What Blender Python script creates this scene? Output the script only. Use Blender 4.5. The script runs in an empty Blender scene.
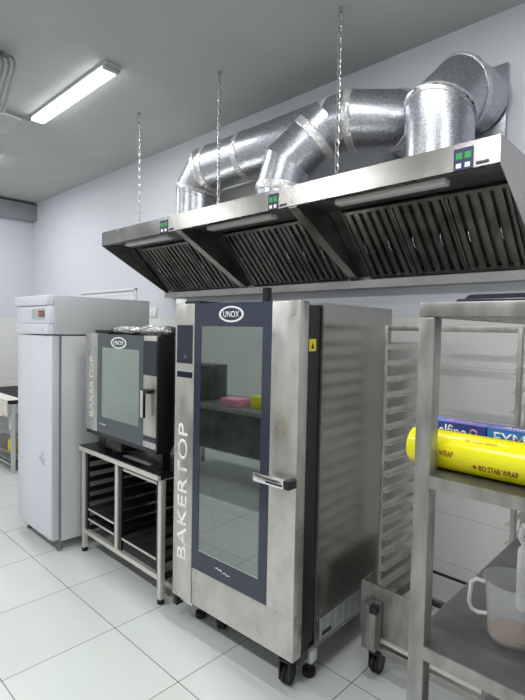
import bpy, bmesh, math, random
from mathutils import Vector, Matrix
random.seed(7)
C = bpy.context.scene.collection
scene = bpy.context.scene
# ---------------------------------------------------------------- camera
def make_camera():
    a, pit, rol = math.radians(43.782), math.radians(2.411), math.radians(1.159)
    fw = Vector((-math.sin(a)*math.cos(pit), math.cos(a)*math.cos(pit), -math.sin(pit)))
    r = fw.cross(Vector((0, 0, 1))).normalized(); u = r.cross(fw)
    r2 = r*math.cos(rol)+u*math.sin(rol); u2 = u*math.cos(rol)-r*math.sin(rol)
    cam = bpy.data.cameras.new('camera'); o = bpy.data.objects.new('camera', cam); C.objects.link(o)
    m = Matrix((r2, u2, -fw)).transposed().to_4x4(); m.translation = Vector((0, 0, 1.722))
    o.matrix_world = m
    cam.sensor_fit = 'HORIZONTAL'; cam.sensor_width = 36; cam.lens = 36*486.756/525
    cam.clip_start = .02
    scene.camera = o
make_camera()
# ---------------------------------------------------------------- world, exposure
scene.view_settings.view_transform = 'Standard'; scene.view_settings.look = 'None'
scene.view_settings.gamma = 1; scene.view_settings.use_curve_mapping = False
scene.view_settings.exposure = -0.12
w = bpy.data.worlds.new('world'); scene.world = w; w.use_nodes = True
w.node_tree.nodes['Background'].inputs[0].default_value = (.8, .9, 1, 1)
w.node_tree.nodes['Background'].inputs[1].default_value = .3
LAMP = 26       # watts of every ceiling batten
ZC, YB, XL, XR, YF = 3.541, 2.95, -7.69, 1.9, -2.6      # ceiling, back wall, left wall, right wall, front wall
BATTENS = [(-3.83, 1.745, .85), (-6.34, 1.765, .85), (-1.16, 1.60, .8), (-6.0, -.6, 1.3), (-3.6, -.6, 1.3), (-1.2, -.6, 1.7), (.9, .6, 1.5)]

# ---------------------------------------------------------------- materials
def mat(name, col=(.8, .8, .8), rough=.5, metal=0, **k):
    m = bpy.data.materials.new(name); m.use_nodes = True
    b = m.node_tree.nodes['Principled BSDF']
    b.inputs['Base Color'].default_value = (*col, 1); b.inputs['Roughness'].default_value = rough
    b.inputs['Metallic'].default_value = metal
    for kk, v in k.items():
        b.inputs[kk.replace('_', ' ')].default_value = v
    return m
def nodes(m): return m.node_tree.nodes, m.node_tree.links, m.node_tree.nodes['Principled BSDF']
def noise_mat(name, c1, c2, rough=.5, metal=0, scale=5, stretch=(1, 1, 1), r2=None, bump=0, detail=4, bscale=None, lo=.35, hi=.65, **k):
    m = mat(name, c1, rough, metal, **k); N, L, b = nodes(m)
    tc = N.new('ShaderNodeTexCoord'); mp = N.new('ShaderNodeMapping'); mp.inputs['Scale'].default_value = stretch
    no = N.new('ShaderNodeTexNoise'); no.inputs['Scale'].default_value = scale; no.inputs['Detail'].default_value = detail
    cr = N.new('ShaderNodeValToRGB'); cr.color_ramp.elements[0].color = (*c1, 1); cr.color_ramp.elements[1].color = (*c2, 1)
    cr.color_ramp.elements[0].position = lo; cr.color_ramp.elements[1].position = hi
    L.new(tc.outputs['Object'], mp.inputs[0]); L.new(mp.outputs[0], no.inputs['Vector']); L.new(no.outputs['Fac'], cr.inputs[0])
    L.new(cr.outputs[0], b.inputs['Base Color'])
    if r2 is not None:
        mr = N.new('ShaderNodeMapRange'); mr.inputs['To Min'].default_value = rough; mr.inputs['To Max'].default_value = r2
        mr.inputs['From Min'].default_value = .3; mr.inputs['From Max'].default_value = .7
        L.new(no.outputs['Fac'], mr.inputs[0]); L.new(mr.outputs[0], b.inputs['Roughness'])
    if bump:
        bp = N.new('ShaderNodeBump'); bp.inputs['Strength'].default_value = bump; bp.inputs['Distance'].default_value = .01
        src = no
        if bscale:
            src = N.new('ShaderNodeTexNoise'); src.inputs['Scale'].default_value = bscale; L.new(mp.outputs[0], src.inputs['Vector'])
        L.new(src.outputs['Fac'], bp.inputs['Height']); L.new(bp.outputs[0], b.inputs['Normal'])
    return m
STEEL = noise_mat('brushed stainless steel', (.50, .485, .45), (.62, .60, .56), .30, .92, 9, (1, 1, 1), r2=.42, bump=.03, bscale=160)
STEELW = noise_mat('smeared warm stainless door', (.53, .515, .48), (.65, .63, .59), .24, .86, 11, (1, 1, .6), r2=.40)
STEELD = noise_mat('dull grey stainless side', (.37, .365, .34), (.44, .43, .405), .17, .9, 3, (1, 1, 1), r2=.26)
STEELF = noise_mat('worn shelf stainless', (.26, .255, .24), (.39, .385, .365), .34, .85, 22, (1, 1, .35), r2=.5, bump=.03, bscale=200)
STEELH = noise_mat('hood stainless', (.36, .35, .335), (.42, .41, .39), .20, .9, 4, (1, 1, 1), r2=.30)
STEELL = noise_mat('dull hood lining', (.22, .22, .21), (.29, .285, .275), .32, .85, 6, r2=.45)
STEELI = noise_mat('dark hood lining', (.13, .13, .125), (.20, .195, .185), .32, .85, 6, r2=.45)  # darker steel tone for the bay dividers and side linings
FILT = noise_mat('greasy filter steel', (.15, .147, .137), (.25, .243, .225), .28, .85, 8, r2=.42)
SHELF = noise_mat('scratched dark shelf sheet', (.17, .17, .168), (.24, .24, .235), .32, .75, 7, r2=.45, bump=.03, bscale=80)
CHROME = mat('polished chrome', (.82, .82, .82), .12, 1)
BRIGHT = mat('bright satin steel', (.78, .78, .75), .3, .7)
BLACK = mat('black plastic', (.012, .012, .014), .35)
BLACKG = mat('black glossy sheet', (.010, .011, .013), .12)
RUBBER = mat('black rubber', (.01, .01, .011), .7)
NAVY = mat('navy enamelled glass border', (.038, .046, .075), .16)
NAVYS = mat('slate enamelled glass border', (.075, .095, .110), .14)
SCREEN = mat('dark touch screen', (.02, .026, .042), .08)
WHITEP = mat('white lettering', (.85, .87, .88), .5)
GREYP = mat('light grey lettering', (.90, .90, .88), .6)
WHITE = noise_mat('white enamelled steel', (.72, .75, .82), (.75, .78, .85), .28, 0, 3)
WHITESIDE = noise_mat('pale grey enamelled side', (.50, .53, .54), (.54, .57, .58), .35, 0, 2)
CREAM = mat('cream plastic', (.74, .74, .70), .4)
GREYMET = mat('grey painted trunking', (.33, .34, .36), .5)
CONDUIT = mat('grey conduit', (.22, .22, .22), .5)
CABLE = mat('grey cable', (.30, .32, .32), .6)
GREEN = mat('green lit display', (.01, .10, .03), .4, 0, Emission_Color=(.03, .6, .12, 1), Emission_Strength=.45)
FOIL = noise_mat('crumpled foil', (.26, .26, .26), (.5, .5, .5), .22, 1, 30, bump=1.0, bscale=55)
TAPE = noise_mat('wrinkled foil tape', (.56, .56, .57), (.74, .74, .74), .34, .65, 40, bump=.8, bscale=45)
YELLOW = noise_mat('yellow film wrapper', (.83, .78, .005), (.87, .82, .01), .22, 0, 6, bump=.12, bscale=14)
RED = mat('dark red print', (.30, .05, .015), .5)
PINK = mat('pink print', (.78, .30, .45), .5)
BLUE = mat('royal blue card', (.025, .05, .36), .35)
CYAN = mat('bright blue card', (.03, .21, .62), .35)
LID = mat('violet blue card top', (.16, .20, .55), .4)
PLASTIC = mat('milky translucent plastic', (.82, .84, .87), .22, 0, Alpha=.21)
PLASTICW = mat('white plastic', (.85, .87, .88), .35)
TEA = mat('pale brown liquid', (.27, .15, .035), .15, 0, Alpha=.97)
LIDLED = mat('frosted lamp cover', (.72, .72, .70), .35)
REDOBJ = mat('red plastic', (.55, .04, .05), .4)
CLOTH = noise_mat('cream cloth', (.72, .70, .62), (.80, .78, .70), .9, 0, 20, bump=.3)
YELB = mat('yellow plastic bottle', (.75, .60, .03), .35)
LABEL = noise_mat('grey protective label film', (.36, .38, .41), (.46, .48, .50), .35, .2, 30)
STICK = mat('yellow warning sticker', (.75, .58, .03), .5)
TRAYM = noise_mat('baked dark tray', (.10, .10, .105), (.2, .2, .2), .35, .8, 6)
CHAMBER = noise_mat('oven chamber steel', (.42, .42, .41), (.55, .55, .53), .35, .8, 3)
def galv():
    m = mat('galvanised duct', (.6, .62, .64), .25, .95); N, L, b = nodes(m)
    tc = N.new('ShaderNodeTexCoord'); vo = N.new('ShaderNodeTexVoronoi'); vo.inputs['Scale'].default_value = 190
    no = N.new('ShaderNodeTexNoise'); no.inputs['Scale'].default_value = 4
    cr = N.new('ShaderNodeValToRGB'); cr.color_ramp.elements[0].color = (.34, .36, .40, 1); cr.color_ramp.elements[1].color = (.60, .62, .66, 1)
    L.new(tc.outputs['Object'], vo.inputs['Vector']); L.new(tc.outputs['Object'], no.inputs['Vector'])
    sep = N.new('ShaderNodeSeparateColor'); L.new(vo.outputs['Color'], sep.inputs[0]); L.new(sep.outputs[0], cr.inputs[0]); L.new(cr.outputs[0], b.inputs['Base Color'])
    mr = N.new('ShaderNodeMapRange'); mr.inputs['To Min'].default_value = .27; mr.inputs['To Max'].default_value = .36
    L.new(sep.outputs[1], mr.inputs[0]); L.new(mr.outputs[0], b.inputs['Roughness'])
    bp = N.new('ShaderNodeBump'); bp.inputs['Strength'].default_value = .04; bp.inputs['Distance'].default_value = .02
    L.new(no.outputs['Fac'], bp.inputs['Height']); L.new(bp.outputs[0], b.inputs['Normal'])
    return m
GALV = galv()
def glass(name, tint, refl):
    m = bpy.data.materials.new(name); m.use_nodes = True; N = m.node_tree.nodes; L = m.node_tree.links
    N.remove(N['Principled BSDF']); out = N['Material Output']
    t = N.new('ShaderNodeBsdfTransparent'); t.inputs[0].default_value = (*tint, 1)
    g = N.new('ShaderNodeBsdfGlossy'); g.inputs['Roughness'].default_value = .03; g.inputs[0].default_value = (.85, .95, .92, 1)
    mx = N.new('ShaderNodeMixShader'); mx.inputs[0].default_value = refl
    L.new(t.outputs[0], mx.inputs[1]); L.new(g.outputs[0], mx.inputs[2]); L.new(mx.outputs[0], out.inputs[0])
    return m
GLASS = glass('coated oven glass', (.36, .41, .42), .33)
GLASS2 = glass('coated small oven glass', (.60, .66, .64), .48)
def floor_mat():
    m = mat('polished floor tiles', (.72, .75, .73), .13); N, L, b = nodes(m)
    tc = N.new('ShaderNodeTexCoord'); mp = N.new('ShaderNodeMapping'); mp.inputs['Location'].default_value = (1.864, -1.398, 0)
    L.new(tc.outputs['Object'], mp.inputs[0])
    br = N.new('ShaderNodeTexBrick'); br.offset = 0; br.inputs['Scale'].default_value = 1
    br.inputs['Brick Width'].default_value = .6; br.inputs['Row Height'].default_value = .6
    br.inputs['Mortar Size'].default_value = .0022; br.inputs['Mortar Smooth'].default_value = .1; br.inputs['Bias'].default_value = 0
    br.inputs['Color1'].default_value = (.70, .735, .725, 1); br.inputs['Color2'].default_value = (.73, .76, .75, 1); br.inputs['Mortar'].default_value = (.12, .12, .12, 1)
    L.new(mp.outputs[0], br.inputs['Vector'])
    no = N.new('ShaderNodeTexNoise'); no.inputs['Scale'].default_value = 2.2; no.inputs['Detail'].default_value = 5; L.new(tc.outputs['Object'], no.inputs['Vector'])
    mx = N.new('ShaderNodeMix'); mx.data_type = 'RGBA'; mx.blend_type = 'MULTIPLY'; mx.inputs[0].default_value = .12
    L.new(br.outputs['Color'], mx.inputs[6]); L.new(no.outputs['Color'], mx.inputs[7]); L.new(mx.outputs[2], b.inputs['Base Color'])
    mr = N.new('ShaderNodeMapRange'); mr.inputs['To Min'].default_value = .10; mr.inputs['To Max'].default_value = .28
    L.new(no.outputs['Fac'], mr.inputs[0]); L.new(mr.outputs[0], b.inputs['Roughness'])
    return m
def wall_mat(name, axis):
    # glazed white tiles up to 1.826 m, painted plaster above
    m = mat(name, (.7, .7, .72), .5); N, L, b = nodes(m)
    tc = N.new('ShaderNodeTexCoord'); sp = N.new('ShaderNodeSeparateXYZ'); L.new(tc.outputs['Object'], sp.inputs[0])
    cb = N.new('ShaderNodeCombineXYZ'); L.new(sp.outputs[axis], cb.inputs[0]); L.new(sp.outputs[2], cb.inputs[1])
    mp = N.new('ShaderNodeMapping'); mp.inputs['Location'].default_value = (.1, -1.826+.305*6, 0); L.new(cb.outputs[0], mp.inputs[0])
    br = N.new('ShaderNodeTexBrick'); br.offset = 0; br.inputs['Scale'].default_value = 1
    br.inputs['Brick Width'].default_value = .6; br.inputs['Row Height'].default_value = .305
    br.inputs['Mortar Size'].default_value = .0018; br.inputs['Mortar Smooth'].default_value = .1; br.inputs['Bias'].default_value = 0
    br.inputs['Color1'].default_value = (.74, .75, .73, 1); br.inputs['Color2'].default_value = (.76, .77, .75, 1); br.inputs['Mortar'].default_value = (.48, .48, .46, 1)
    L.new(mp.outputs[0], br.inputs['Vector'])
    gt = N.new('ShaderNodeMath'); gt.operation = 'GREATER_THAN'; gt.inputs[1].default_value = 1.826; L.new(sp.outputs[2], gt.inputs[0])
    mx = N.new('ShaderNodeMix'); mx.data_type = 'RGBA'; L.new(gt.outputs[0], mx.inputs[0]); L.new(br.outputs['Color'], mx.inputs[6]); mx.inputs[7].default_value = (.66, .68, .73, 1)
    L.new(mx.outputs[2], b.inputs['Base Color'])
    mr = N.new('ShaderNodeMapRange'); mr.inputs['To Min'].default_value = .2; mr.inputs['To Max'].default_value = .75
    L.new(gt.outputs[0], mr.inputs[0]); L.new(mr.outputs[0], b.inputs['Roughness'])
    return m

# ---------------------------------------------------------------- mesh helpers
class MB:
    def __init__(s): s.b = bmesh.new()
    def box(s, x0, x1, y0, y1, z0, z1, bev=0, seg=2):
        b2 = bmesh.new(); bmesh.ops.create_cube(b2, size=1)
        M = Matrix.Translation(((x0+x1)/2, (y0+y1)/2, (z0+z1)/2)) @ Matrix.Diagonal((abs(x1-x0), abs(y1-y0), abs(z1-z0), 1))
        bmesh.ops.transform(b2, matrix=M, verts=b2.verts)
        if bev: bmesh.ops.bevel(b2, geom=b2.edges[:], offset=bev, segments=seg, affect='EDGES', profile=.5)
        return s.merge(b2)
    def merge(s, b2, M=None):
        if M is not None: bmesh.ops.transform(b2, matrix=M, verts=b2.verts)
        me = bpy.data.meshes.new('t'); b2.to_mesh(me); b2.free(); s.b.from_mesh(me); bpy.data.meshes.remove(me); return s
    def cyl(s, p, q, r, r2=None, n=20, cap=True):
        p, q = Vector(p), Vector(q); d = q-p; b2 = bmesh.new()
        bmesh.ops.create_cone(b2, cap_ends=cap, segments=n, radius1=r, radius2=r if r2 is None else r2, depth=d.length)
        M = Matrix.Translation((p+q)/2) @ d.to_track_quat('Z', 'Y').to_matrix().to_4x4()
        return s.merge(b2, M)
    def tube(s, pts, r, n=8, closed=False):
        pts = [Vector(p) for p in pts]; rings = []; m = len(pts); prev = None
        for i, p in enumerate(pts):
            a = pts[i-1] if (i or closed) else p; c = pts[(i+1) % m] if (i < m-1 or closed) else p
            t = (c-a).normalized()
            if prev is None:
                u = t.orthogonal().normalized()
            else:
                u = (prev-t*prev.dot(t)).normalized()
            prev = u; v = t.cross(u)
            rings.append([s.b.verts.new(p+(u*math.cos(k*2*math.pi/n)+v*math.sin(k*2*math.pi/n))*r) for k in range(n)])
        for i in range(m if closed else m-1):
            A, B = rings[i], rings[(i+1) % m]
            for k in range(n): s.b.faces.new((A[k], A[(k+1) % n], B[(k+1) % n], B[k]))
        if not closed: s.b.faces.new(rings[0][::-1]); s.b.faces.new(rings[-1])
        return s
    def prism(s, prof, axis, a, b):
        # prof: list of 2D points in the two remaining axes, extruded along axis from a to b
        def mk(t, q):
            v = [0, 0, 0]; o = [i for i in range(3) if i != axis]; v[axis] = t; v[o[0]], v[o[1]] = q; return s.b.verts.new(v)
        A = [mk(a, q) for q in prof]; B = [mk(b, q) for q in prof]; n = len(prof)
        s.b.faces.new(A[::-1]); s.b.faces.new(B)
        for k in range(n): s.b.faces.new((A[k], A[(k+1) % n], B[(k+1) % n], B[k]))
        return s
    def lathe(s, prof, n=40, c=(0, 0), closed=False):
        rings = [[s.b.verts.new((c[0]+r*math.cos(k*2*math.pi/n), c[1]+r*math.sin(k*2*math.pi/n), z)) for k in range(n)] for r, z in prof]
        m = len(rings)
        for i in range(m if closed else m-1):
            A, B = rings[i], rings[(i+1) % m]
            for k in range(n): s.b.faces.new((A[k], A[(k+1) % n], B[(k+1) % n], B[k]))
        if not closed: s.b.faces.new(rings[0][::-1]); s.b.faces.new(rings[-1])
        return s
    def rot(s, M): bmesh.ops.transform(s.b, matrix=M, verts=s.b.verts); return s
    def build(s, name, m, parent=None, smooth=False, loc=None, label=None):
        bmesh.ops.recalc_face_normals(s.b, faces=s.b.faces)
        me = bpy.data.meshes.new(name); s.b.to_mesh(me); s.b.free(); me.materials.append(m)
        if smooth:
            for p in me.polygons: p.use_smooth = True
            me.set_sharp_from_angle(angle=math.radians(38))
        o = bpy.data.objects.new(name, me); C.objects.link(o)
        if parent: o.parent = parent
        if loc: o.location = loc
        if label: o['label'] = label
        return o
def tag(o, label, cat, group=None, kind=None):
    o['label'] = label; o['category'] = cat
    if group: o['group'] = group
    if kind: o['kind'] = kind
    return o
def thing(name, label, cat, loc=(0, 0, 0), rz=0, group=None):
    o = bpy.data.objects.new(name, None); C.objects.link(o); o.location = loc; o.rotation_euler = (0, 0, rz); o.empty_display_size = .1
    return tag(o, label, cat, group)
def box(name, m, parent, *a, bev=0, label=None):
    return MB().box(*a, bev=bev).build(name, m, parent, smooth=bool(bev), label=label)
def struct(o): o['kind'] = 'structure'; return o
def copy_tree(o, parent=None):
    c = o.copy(); C.objects.link(c); c.parent = parent
    for ch in o.children: copy_tree(ch, c)
    return c
def lettering(name, s, m, parent, w, h, M, th=.0006, bold=.007):
    """word scaled to w x h (centre at origin, xy plane, reading +x) then placed with matrix M"""
    cu = bpy.data.curves.new('f', 'FONT'); cu.body = s; cu.size = 1; cu.offset = bold; cu.resolution_u = 3
    o = bpy.data.objects.new('f', cu); C.objects.link(o); dg = bpy.context.evaluated_depsgraph_get()
    me = bpy.data.meshes.new_from_object(o.evaluated_get(dg)); bpy.data.objects.remove(o); bpy.data.curves.remove(cu)
    xs = [v.co.x for v in me.vertices]; ys = [v.co.y for v in me.vertices]
    cx, cy = (min(xs)+max(xs))/2, (min(ys)+max(ys))/2; sx, sy = w/(max(xs)-min(xs)), h/(max(ys)-min(ys))
    b = bmesh.new(); b.from_mesh(me); bpy.data.meshes.remove(me)
    for v in b.verts: v.co = Vector(((v.co.x-cx)*sx, (v.co.y-cy)*sy, 0))
    r = bmesh.ops.extrude_face_region(b, geom=b.faces[:])
    for v in r['geom']:
        if isinstance(v, bmesh.types.BMVert): v.co.z += th
    mb = MB(); mb.merge(b, M); return mb.build(name, m, parent)
def face_front(x, y, z, rot=0):
    """matrix for lettering on a face looking towards -Y"""
    return Matrix.Translation((x, y, z)) @ Matrix.Rotation(math.pi/2, 4, 'X') @ Matrix.Rotation(rot, 4, 'Z')

# ---------------------------------------------------------------- room
FLOORM = floor_mat()
struct(MB().box(XL-.1, XR+.1, YF-.1, YB+.1, -.1, 0).build('floor', FLOORM))
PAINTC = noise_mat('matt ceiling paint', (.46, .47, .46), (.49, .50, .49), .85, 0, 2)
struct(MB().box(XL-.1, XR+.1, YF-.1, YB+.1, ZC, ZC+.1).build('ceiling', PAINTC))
WMX, WMY = wall_mat('tiled and painted wall', 0), wall_mat('tiled and painted side wall', 1)
struct(MB().box(XL-.1, XR+.1, YB, YB+.1, 0, ZC).build('wall_back', WMX))
struct(MB().box(XL-.1, XL, YF, YB, 0, ZC).build('wall_left', WMY))
struct(MB().box(XR, XR+.1, YF, YB, 0, ZC).build('wall_right', WMY))
struct(MB().box(XL-.1, XR+.1, YF-.1, YF, 0, ZC).build('wall_front', WMX))
# small high window behind the refrigerator
wn = MB()
for a in [(-6.10, -4.78, 2.13, 2.155), (-6.10, -4.78, 1.85, 1.88), (-6.10, -6.075, 1.85, 2.155), (-4.805, -4.78, 1.85, 2.155), (-6.05, -4.83, 2.085, 2.105), (-4.85, -4.83, 1.88, 2.085)]:
    wn.box(a[0], a[1], YB-.018, YB, a[2], a[3], .003)
wf = struct(wn.build('window_1', mat('white window frame', (.74, .76, .76), .4), smooth=True))
MB().box(-6.06, -4.82, YB-.015, YB-.008, 1.88, 2.115).build('pane', mat('frosted pane', (.72, .76, .78), .15), wf)

# ---------------------------------------------------------------- ceiling battens
EM = bpy.data.materials.new('lit diffuser'); EM.use_nodes = True
e = EM.node_tree.nodes['Principled BSDF']; e.inputs['Base Color'].default_value = (.9, .95, .95, 1)
e.inputs['Emission Color'].default_value = (.93, 1, .97, 1); e.inputs['Emission Strength'].default_value = 11
BL = BLX = ['bright white tube batten on the ceiling left of the chains, wholly in view', 'ceiling batten at the far left edge, only its right tip in view',
      'ceiling batten at the top edge, only its left tip in view', 'unseen ceiling batten nearest the far left wall, second row', 'unseen ceiling batten in the middle of the second row', 'unseen ceiling batten over the camera side, second row', 'unseen ceiling batten nearest the right wall']
for i, (x, y, on) in enumerate(BATTENS):
    t = thing('ceiling_light', BL[i], 'light', (x, y, ZC), 0, 'ceiling battens')
    h = .675
    MB().box(-h, h, -.06, .06, -.025, 0, .004).build('housing', mat('batten housing', (.55, .56, .56), .4), t, True)
    MB().box(-h+.05, h-.05, -.055, .055, -.046, -.0252, .012, 3).build('diffuser', EM, t, True)
    for s in (-1, 1): MB().box(s*h-.05*(s > 0), s*h+.05*(s < 0), -.058, .058, -.048, -.0251, .006).build('end_cap', mat('grey cap', (.42, .43, .45), .4), t, True)
    l = bpy.data.lights.new('batten_lamp', 'AREA'); l.shape = 'RECTANGLE'; l.size = 1.2; l.size_y = .1; l.energy = LAMP*on; l.color = (1, .985, .985)
    lo = bpy.data.objects.new('batten_lamp', l); C.objects.link(lo); lo.parent = t; lo.location = (0, 0, -.05)

# ---------------------------------------------------------------- extraction hood
HX0, HX1, HY, HZT, HZB = -4.085, -.722, 2.16, 2.556, 2.436
RZ = 2.015
hood = thing('extraction_hood', 'long stainless steel extraction hood with three bays hanging over the ovens', 'extractor hood', (0, YB, RZ))
def H(name, mb, m, **k):
    return mb.rot(Matrix.Translation((0, -YB, -RZ))).build(name, m, k.pop('parent', hood), **k)
yb = YB-.002
m = MB(); m.box(HX0, HX1, HY, HY+.004, HZB, HZT); m.box(HX0, HX1, HY, HY+.03, HZB, HZB+.004)
H('fascia', m, STEELH)
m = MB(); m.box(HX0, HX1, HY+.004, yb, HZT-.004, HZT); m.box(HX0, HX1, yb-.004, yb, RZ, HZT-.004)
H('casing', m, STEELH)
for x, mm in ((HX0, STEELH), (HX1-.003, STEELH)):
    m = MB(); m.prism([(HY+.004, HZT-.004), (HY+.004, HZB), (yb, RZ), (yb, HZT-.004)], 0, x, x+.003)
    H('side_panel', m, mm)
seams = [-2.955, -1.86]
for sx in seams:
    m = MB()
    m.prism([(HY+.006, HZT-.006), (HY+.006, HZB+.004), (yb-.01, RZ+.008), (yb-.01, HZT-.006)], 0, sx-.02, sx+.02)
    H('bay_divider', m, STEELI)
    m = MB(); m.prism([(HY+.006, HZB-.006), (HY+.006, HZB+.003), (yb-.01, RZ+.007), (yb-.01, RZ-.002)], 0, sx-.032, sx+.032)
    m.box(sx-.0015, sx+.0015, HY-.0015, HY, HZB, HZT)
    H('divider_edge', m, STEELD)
# back trough
m = MB(); m.box(HX0+.003, HX1-.003, yb-.11, yb-.004, RZ, RZ+.004); m.box(HX0+.003, HX1-.003, yb-.114, yb-.110, RZ, RZ+.05)
H('grease_trough', m, STEELH)
F0, F1 = (2.50, 2.452), (2.865, 2.088)
bays = [(HX0, seams[0]), (seams[0], seams[1]), (seams[1], HX1)]
for bi, (x0, x1) in enumerate(bays):
    a, b = x0+.024, x1-.024
    m = MB(); m.box(a, b, HY+.004, HY+.34, HZB+.022, HZB+.026); m.box(a, b, 2.855, 2.86, RZ+.045, RZ+.075)
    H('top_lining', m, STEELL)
    cx = (a+b)/2
    H('lamp_cover', MB().box(cx-.34, cx+.29, HY+.10, HY+.165, HZB-.008, HZB+.0215, .006), LIDLED, smooth=True)
    n = 3; a += .085; b -= .03; wf_ = (b-a-.02)/n
    D = Vector((0, F1[0]-F0[0], F1[1]-F0[1])); Ln = D.length; D.normalize(); Nn = Vector((0, D.z, -D.y)) # pointing out of the opening
    if Nn.z > 0: Nn = -Nn
    for k in range(n):
        X = a+.01+k*wf_; m = MB()
        def P(u, v, h): # u along x, v along slope, h out
            return Vector((X+u, F0[0], F0[1]))+D*v+Nn*h
        def slab(u0, u1, v0, v1, h0, h1):
            vs = [m.b.verts.new(P(u, v, h)) for u in (u0, u1) for v in (v0, v1) for h in (h0, h1)]
            for f in ((0, 1, 3, 2), (4, 6, 7, 5), (0, 4, 5, 1), (2, 3, 7, 6), (0, 2, 6, 4), (1, 5, 7, 3)): m.b.faces.new([vs[i] for i in f])
        W_ = wf_-.004
        if k == 0:
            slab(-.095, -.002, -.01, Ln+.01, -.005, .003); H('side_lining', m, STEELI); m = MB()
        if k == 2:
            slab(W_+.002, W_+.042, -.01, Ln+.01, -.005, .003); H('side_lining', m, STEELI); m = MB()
        slab(0, W_, 0, .02, 0, .022); slab(0, W_, Ln-.02, Ln, 0, .022); slab(0, .012, .02, Ln-.02, 0, .022); slab(W_-.012, W_, .02, Ln-.02, 0, .022)
        slab(.012, W_-.012, .02, Ln-.02, -.02, -.015)
        ns = 5; sw = (W_-.024)/ns
        for j in range(ns):
            u = .012+j*sw
            slab(u+.006, u+sw-.022, .02, Ln-.02, .012, .016)
            slab(u+.006, u+.008, .02, Ln-.02, 0, .012); slab(u+sw-.024, u+sw-.022, .02, Ln-.02, 0, .012)
        fo = H('baffle_filter', m, FILT)
        for hu in (.24, .76):
            mm = MB(); pts = []
            for q in range(9):
                an = math.pi*q/8; pts.append(P(W_*hu, Ln*.52+.045*math.cos(an), .014+.03*math.sin(an)))
            mm.tube(pts, .0022, 6); H('handle', mm, CHROME, smooth=True, parent=fo)
            
panels = [(-3.178, -3.075), (-2.045, -1.965), (-.918, -.832)]
for bi, (x0, x1) in enumerate(panels):
    cp = H('control_panel', MB().box(x0, x1, HY-.003, HY, HZB+.002, HZB+.098, .001), mat('navy control panel', (.02, .03, .09), .3))
    wd = (x1-x0)
    for s in (0, 1):
        H('screen', MB().box(x0+wd*(.12+.45*s), x0+wd*(.44+.45*s), HY-.0045, HY-.003, HZB+.050, HZB+.078), GREEN, parent=cp)
        H('button', MB().box(x0+wd*(.14+.45*s), x0+wd*(.40+.45*s), HY-.0045, HY-.003, HZB+.012, HZB+.032, .001), WHITEP, parent=cp)
    H('nameplate', MB().box(x1+.012, x1+.066, HY-.0015, HY, HZB+.012, HZB+.026), mat('dark nameplate', (.03, .03, .05), .4))

# ---------------------------------------------------------------- exhaust duct
duct = thing('exhaust_duct', 'silver galvanised round exhaust duct with foil-taped joints running from hood to wall', 'duct', (-2, 2.5, HZT))
def mitre(pts, r, tape_at, n=48, tw=.026):
    pts = [Vector(p) for p in pts]; dirs = [(pts[i+1]-pts[i]).normalized() for i in range(len(pts)-1)]
    def ring(i, seg, off, rr):
        d = dirs[seg]
        if 0 < i < len(pts)-1: nn = (dirs[i-1]+dirs[i]).normalized()
        else: nn = d
        u = d.cross(Vector((.13, .2, 1))).normalized() if abs(d.z) < .95 else d.cross(Vector((1, 0, 0))).normalized()
        v = d.cross(u); out = []
        for k in range(n):
            q = pts[i]+(u*math.cos(2*math.pi*k/n)+v*math.sin(2*math.pi*k/n))*rr
            t = (pts[i]-q).dot(nn)/d.dot(nn)
            out.append(q+d*(t+off))
        return out
    off0 = Vector(duct.location)
    for s in range(len(dirs)):
        m = MB(); A = [m.b.verts.new(p-off0) for p in ring(s, s, 0, r)]; B = [m.b.verts.new(p-off0) for p in ring(s+1, s, 0, r)]
        for k in range(n): m.b.faces.new((A[k], A[(k+1) % n], B[(k+1) % n], B[k]))
        m.build('pipe_section', GALV, duct, True)
    for i in tape_at:
        m = MB(); rs = []
        if i > 0: rs.append([p-off0 for p in ring(i, i-1, -tw, r+.001)]); rs.append([p-off0 for p in ring(i, i-1, -tw*.9, r+.005)])
        rs.append([p-off0 for p in ring(i, min(i, len(dirs)-1), 0, r+.007)])
        if i < len(dirs): rs.append([p-off0 for p in ring(i, i, tw*.9, r+.005)]); rs.append([p-off0 for p in ring(i, i, tw, r+.001)])
        R_ = [[m.b.verts.new(p+Vector((random.uniform(-.0015, .0015),)*3)) for p in rr] for rr in rs]
        for A, B in zip(R_, R_[1:]):
            for k in range(n): m.b.faces.new((A[k], A[(k+1) % n], B[(k+1) % n], B[k]))
        m.build('foil_tape', TAPE, duct, True)
Z0 = HZT
mitre([(-3.23, 2.55, Z0), (-3.23, 2.55, 2.86), (-3.09, 2.55, 3.0), (-2.62, 2.55, 3.005), (-1.725, 2.55, 3.01), (-1.53, 2.725, 3.01), (-1.53, YB-.036, 3.01)], .172, [1, 2, 3, 4, 5])
mitre([(-2.145, 2.385, Z0), (-2.145, 2.385, 2.63), (-2.10, 2.40, 2.79), (-1.86, 2.52, 3.02)], .163, [1])
mitre([(-1.17, 2.55, Z0), (-1.17, 2.55, 2.90), (-1.14, 2.71, 3.05), (-1.11, YB-.036, 3.05)], .178, [1, 2])
# flange rings and wall plate
def rr_(name, mb, m): return mb.rot(Matrix.Translation(-Vector(duct.location))).build(name, m, duct, True)
rr_('wall_plate', MB().box(-1.42, -.955, YB-.030, YB-.002, 2.81, 3.235, .003), GALV)
rr_('wall_plate', MB().box(-1.72, -1.44, YB-.03, YB-.002, 2.73, 2.86, .002), GALV)
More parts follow.
